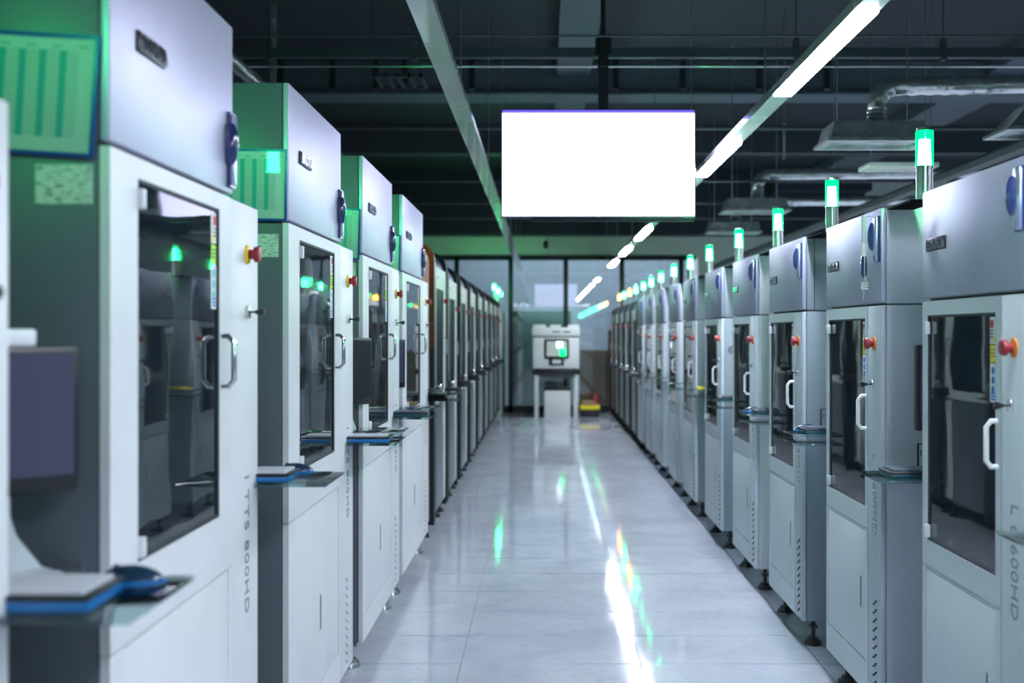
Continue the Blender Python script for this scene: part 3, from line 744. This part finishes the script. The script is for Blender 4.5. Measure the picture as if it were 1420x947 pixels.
o = box('end_cabinet', 'white_paint', None, -1.6, -.77, 21.15, 21.75, 0, 1.98, bev=.01); tag(o, 'tall white cabinet at the far end of the left row with green lamps on top', 'cabinet')
beacon(o, 1, 21.22, -.84, 1.98, 'green', thin=True, zt=2.36); beacon(o, 1, 21.45, -.92, 1.98, 'green', thin=True, zt=2.44)

MR2 = black_machine(1)
kinds = ['green', 'green', 'amber', 'green', 'amber']
for i, y in enumerate([15.25, 16.5, 17.7, 18.9, 20.05]):
    o = MR2 if i == 0 else copy_tree(MR2)
    o.location = (LATR, y, 0); o.scale = (1, .86 if i < 4 else .8, .93)
    tag(o, 'black round-topped machine in right row, %s of the black ones from the camera' % ordn[i], 'machine', 'round-topped machines of the right row')
for i, (y, k) in enumerate(zip([15.25, 16.5, 17.7, 18.9, 20.05], kinds)):
    rt = [o for o in bpy.data.objects if o.name.startswith('rounded_machine') and abs(o.location.y-y) < .01 and o.location.x > 0][0]
    beacon(rt, 1, -.10, .08, 2.02, k, thin=True, zt=2.36); box('beacon_bracket', 'seam_dark', rt, .05, .2, -.13, .05, 2.005, 2.02)

# ------------------------------------------------------------------ charts on left machines
def chart(y, lat_edge, zc, tilt, label, first_):
    t = thing('framed_chart', label, 'chart', (-(lat_edge+.185), y, zc), 'framed charts on the left machines'); t.rotation_euler.y = tilt
    w, h = .185, .112
    b = B(); f = .007
    bx(b, -w, w, -.006, 0, -h, -h+f); bx(b, -w, w, -.006, 0, h-f, h); bx(b, -w, -w+f, -.006, 0, -h+f, h-f); bx(b, w-f, w, -.006, 0, -h+f, h-f)
    obj('frame', b, 'deep_blue_frame', t); box('sheet', 'chart_print', t, -w+f, w-f, -.003, -.0005, -h+f, h-f)
chart(2.124, .822, 1.945, .06, 'blue-framed green tally chart on the nearest whole left machine', 1)
chart(3.614, .803, 1.965, .01, 'blue-framed chart on the second whole left machine, green lamp reflected in it', 0)
chart(5.098, .812, 1.942, .03, 'blue-framed chart on the third whole left machine', 0)
chart(6.528, .812, 1.947, .02, 'blue-framed chart on the fourth whole left machine, farthest of the charts', 0)

# ------------------------------------------------------------------ keyboards, mice, monitors
place_kb(-.868, 1.79, 1.084, 'white-keyed keyboard with blue edge on the nearest left shelf')
place_mouse(-.685, 1.905, 1.084, 'dark mouse with blue sides on the nearest left shelf', PI+.1)
place_kb(-.90, 3.285, 1.084, 'white keyboard with blue edge on second left shelf')
place_mouse(-.735, 3.40, 1.084, 'dark blue mouse on the second left shelf', PI+.2)
place_kb(-.82, 4.76, 1.054, 'pale keyboard on dark blue tray, third left shelf by the black monitor')
place_mouse(-.74, 4.87, 1.054, 'dark mouse behind the keyboard of the third left shelf', PI+.1)
place_kb(-.79, 6.20, 1.054, 'dark blue keyboard on the fourth left shelf, farthest on the left', dark=True, sx=.9)
place_mouse(-.72, 6.30, 1.054, 'dark mouse on the fourth left shelf', PI+.1)
monitor((-.915, 1.905, 1.352), .85, 'monitor with dim purple display at the left edge, nearest the camera', w=.30, h=.25, shelf_z=1.084)
monitor((-1.045, 3.45, 1.36), 0, 'monitor almost hidden behind the nearest whole left machine', w=.33, h=.27)
monitor((-.812, 4.95, 1.335), 1.2, 'black monitor turned edge-on before the third whole left machine', w=.26, h=.29, m='black_plastic', shelf_z=1.054, tilt=.0)
monitor((-.87, 6.43, 1.33), .4, 'small purple monitor before the fourth whole left machine', w=.2, h=.27)
xs_r = [(3.99, 1.004, 'dark keyboard on teal tray, second shelf of right row', True), (5.27, 1.044, 'dark teal keyboard on the third shelf of right row', True), (6.49, 1.049, 'blue-grey keyboard on the shelf by the bright white machine side', True),
        (7.79, 1.049, 'dark keyboard on the fifth shelf of right row', True)]
for y, z, l, d in xs_r: place_kb(1.36, y, z, l, dark=d, sx=.95)
place_mouse(1.13+.05, 2.72, 1.004, 'teal mouse at the right edge of the frame, on the nearest right shelf', 1.0)
place_mouse(1.22, 5.36, 1.044, 'dark mouse on the third shelf of right row', .2)
place_mouse(1.19, 6.57, 1.049, 'dark mouse on the shelf by the bright white machine side', .2)
b = B(); bx(b, 1.22, 1.42, 9.1, 9.25, 1.054, 1.074, bev=.004); o = obj('yellow_keyboard', b, 'safety_yellow', smooth=True); tag(o, 'yellow-edged keyboard on the sixth shelf of right row', 'keyboard')
monitor((1.46, 4.02, 1.31), 0, 'dark monitor seen between the first and second right machines', w=.33, h=.30)
def wire_stand(x, y, z, label):
    b = B(); tube(b, [(x, y, z), (x, y, z+.10), (x+.05, y, z+.10)], .004, 8); tube(b, [(x+.01, y, z+.075), (x+.03, y, z+.075), (x+.03, y, z+.06), (x+.01, y, z+.06), (x+.01, y, z+.075)], .002, 6)
    tube(b, [(x+.05, y, z+.10), (x+.22, y+.02, z+.09)], .003, 6); tag(obj('wire_holder', b, 'black_plastic'), label, 'holder', 'bent wire holders on the right shelves')
wire_stand(1.34, 4.13, 1.004, 'black bent wire holder on the second right shelf')
wire_stand(1.30, 5.41, 1.044, 'black bent wire holder on the third right shelf')

# tool hung on latch of the second right machine
t = thing('hanging_tool', 'blue-handled scraper with coiled string hanging on the second right machine', 'tool', (1.19, 4.29, 1.71))
b = B(); bx(b, -.006, .006, -.008, .008, .12, .23, bev=.002); obj('blade_sheath', b, 'grey_fill', t)
b = B(); bx(b, -.007, .007, -.009, .009, .075, .125, bev=.002); obj('neck', b, 'white_paint', t)
b = B(); lathe(b, [(.005,0),(.011,.01),(.012,.05),(.009,.078)], (0,0,-.003), 'z', 12); obj('handle', b, 'blue_latch', t, smooth=True)
b = B(); pts = [(0, .0, .02)]+[(.0+.012*math.cos(k*.9), -.012+.014*math.sin(k*.9), -.035+.012*math.sin(k*.37)) for k in range(40)]+[(0, 0, -.06), (.0, .01, -.085)]
tube(b, pts, .0015, 5); tube(b, [(0, -.008, .10), (0, -.012, .05), (0, -.012, -.02)], .0014, 5); obj('string', b, 'string', t)
b = B(); tube(b, [(0, 0, .22), (.02, 0, .225), (.034, 0, .22)], .0015, 5); obj('hook', b, 'steel', t)

# ------------------------------------------------------------------ far end: bench machine, table, boxes
YB = 20.4
k = YB/1600
def px(x): return (x-754)*k
def pz(y): return H-(y-462)*k
t = thing('work_table', 'white-legged table with dark top at the far end of the aisle', 'table', (px(771), YB+.35, 0))
cx = px(771)
b = B(); bx(b, px(738)-cx, px(805)-cx, -.35, .35, pz(519), pz(512), bev=.004); obj('tabletop', b, 'black_plastic', t, smooth=True)
for xx in (px(744), px(799)):
    for yy in (-.31, .28): box('leg', 'white_paint', t, xx-cx-.035, xx-cx+.035, yy, yy+.06, .0, pz(519), bev=.004)
box('crossbar', 'white_paint', t, px(747)-cx, px(796)-cx, .28, .32, pz(526), pz(520))
m = thing('bench_machine', 'white bench machine with small black-framed window on far table', 'machine', (cx, YB+.3, pz(512)))
zb_ = pz(512); zz = lambda y: pz(y)-zb_
box('body', 'white_paint', m, px(739)-cx, px(803)-cx, -.30, .3, .012, zz(468), bev=.01)
box('dark_band', 'frame_black', m, px(740)-cx, px(802)-cx, -.29, .29, zz(468), zz(466))
box('lid', 'white_paint', m, px(738)-cx, px(804)-cx, -.31, .3, zz(466), zz(454), bev=.012)
for a, c in ((739, 757), (763, 778), (788, 803)): box('top_cap', 'sticker_white', m, px(a)-cx, px(c)-cx, -.25, .1, zz(454)-.002, zz(450), bev=.012)
b = B(); bx(b, px(755)-cx, px(789)-cx, -.315, -.295, zz(497), zz(470), bev=.02, seg=3); vw = obj('window_frame', b, 'black_plastic', m, smooth=True)
box('window_pane', 'cream_panel', vw, px(758)-cx, px(786)-cx, -.319, -.314, zz(494), zz(473))
lamp = box('status_light', 'green_lens', vw, px(776)-cx, px(785)-cx, -.325, -.3195, zz(494), zz(482), bev=.002)
box('status_light', 'screen_white', vw, px(772)-cx, px(780)-cx, -.325, -.3195, zz(482), zz(474), bev=.002)
b = B(); bx(b, px(761)-cx, px(782)-cx, -.31, -.295, zz(507), zz(496), bev=.004); dp = obj('control_display', b, 'black_plastic', m, smooth=True)
box('readout', 'side_pale', dp, px(766)-cx, px(778)-cx, -.313, -.309, zz(504), zz(499))
b = B()
for a, c in ((766, 777), (781, 791)): bx(b, px(a)-cx, px(c)-cx, -.313, -.309, zz(461), zz(459))
obj('nameplate', b, 'ink', m)
for xx in (-.33, .33): box('foot', 'black_plastic', m, xx-.03, xx+.03, -.25, .25, 0, .014)
t = thing('storage_box', 'white box with black lid under the far table', 'box', (px(773), YB+.15, 0))
cb = px(773); box('box_body', 'white_paint', t, px(755)-cb, px(791)-cb, -.2, .25, 0, pz(541), bev=.006); box('lid', 'black_plastic', t, px(754)-cb, px(792)-cb, -.21, .26, pz(541), pz(538), bev=.003)
for i, (a, c, z0, z1, yy, m_, l) in enumerate([(806, 848, .0, pz(488), 22.6, 'cardboard', 'large brown carton stack behind the glass, right of the far table')]):
    o = box('carton', m_, None, px(a)*1.08, px(c)*1.08, yy, yy+.6, z0, z1, bev=.01); tag(o, l, 'box')
t = thing('stacked_tray', 'black trolley base with yellow strip on the floor right of the far table', 'trolley', (px(819), YB+.4, 0)); cc = px(819)
box('base', 'black_plastic', t, px(806)-cc, px(832)-cc, -.15, .3, 0, .13, bev=.006); box('strip', 'safety_yellow', t, px(805)-cc, px(833)-cc, -.155, .3, .131, .20, bev=.006); box('load', 'cardboard', t, px(807)-cc, px(826)-cc, -.1, .25, .2, .28, bev=.006)
b = B(); lathe(b, [(.05,0),(.055,.02),(.055,.3),(.03,.36),(.012,.38),(.012,.42)], (px(829), YB+.95, 0), 'z', 14); tag(obj('red_canister', b, 'safety_red', smooth=True), 'dark red canister on the floor beside the yellow strip trolley', 'canister')
b = B(); bx(b, 1.21, 1.36, 21.3, 21.7, .9, 1.56, bev=.006); bx(b, 1.24, 1.34, 21.35, 21.65, 0, .9); tag(obj('brown_cabinet', b, 'dark_red_wood'), 'dark reddish brown cabinet beside the far black machines', 'cabinet')
t = thing('wall_camera', 'small dark camera on the pale band above the glass', 'camera', (.04, Y1, 3.18))
b = B(); bx(b, -.04, .04, -.06, 0, -.07, .07, bev=.01); obj('housing', b, 'frame_black', t, smooth=True); b = B(); cyl(b, (0, -.06, -.02), 'y', .025, .022, -.03, 14); obj('camera_lens', b, 'black_plastic', t)
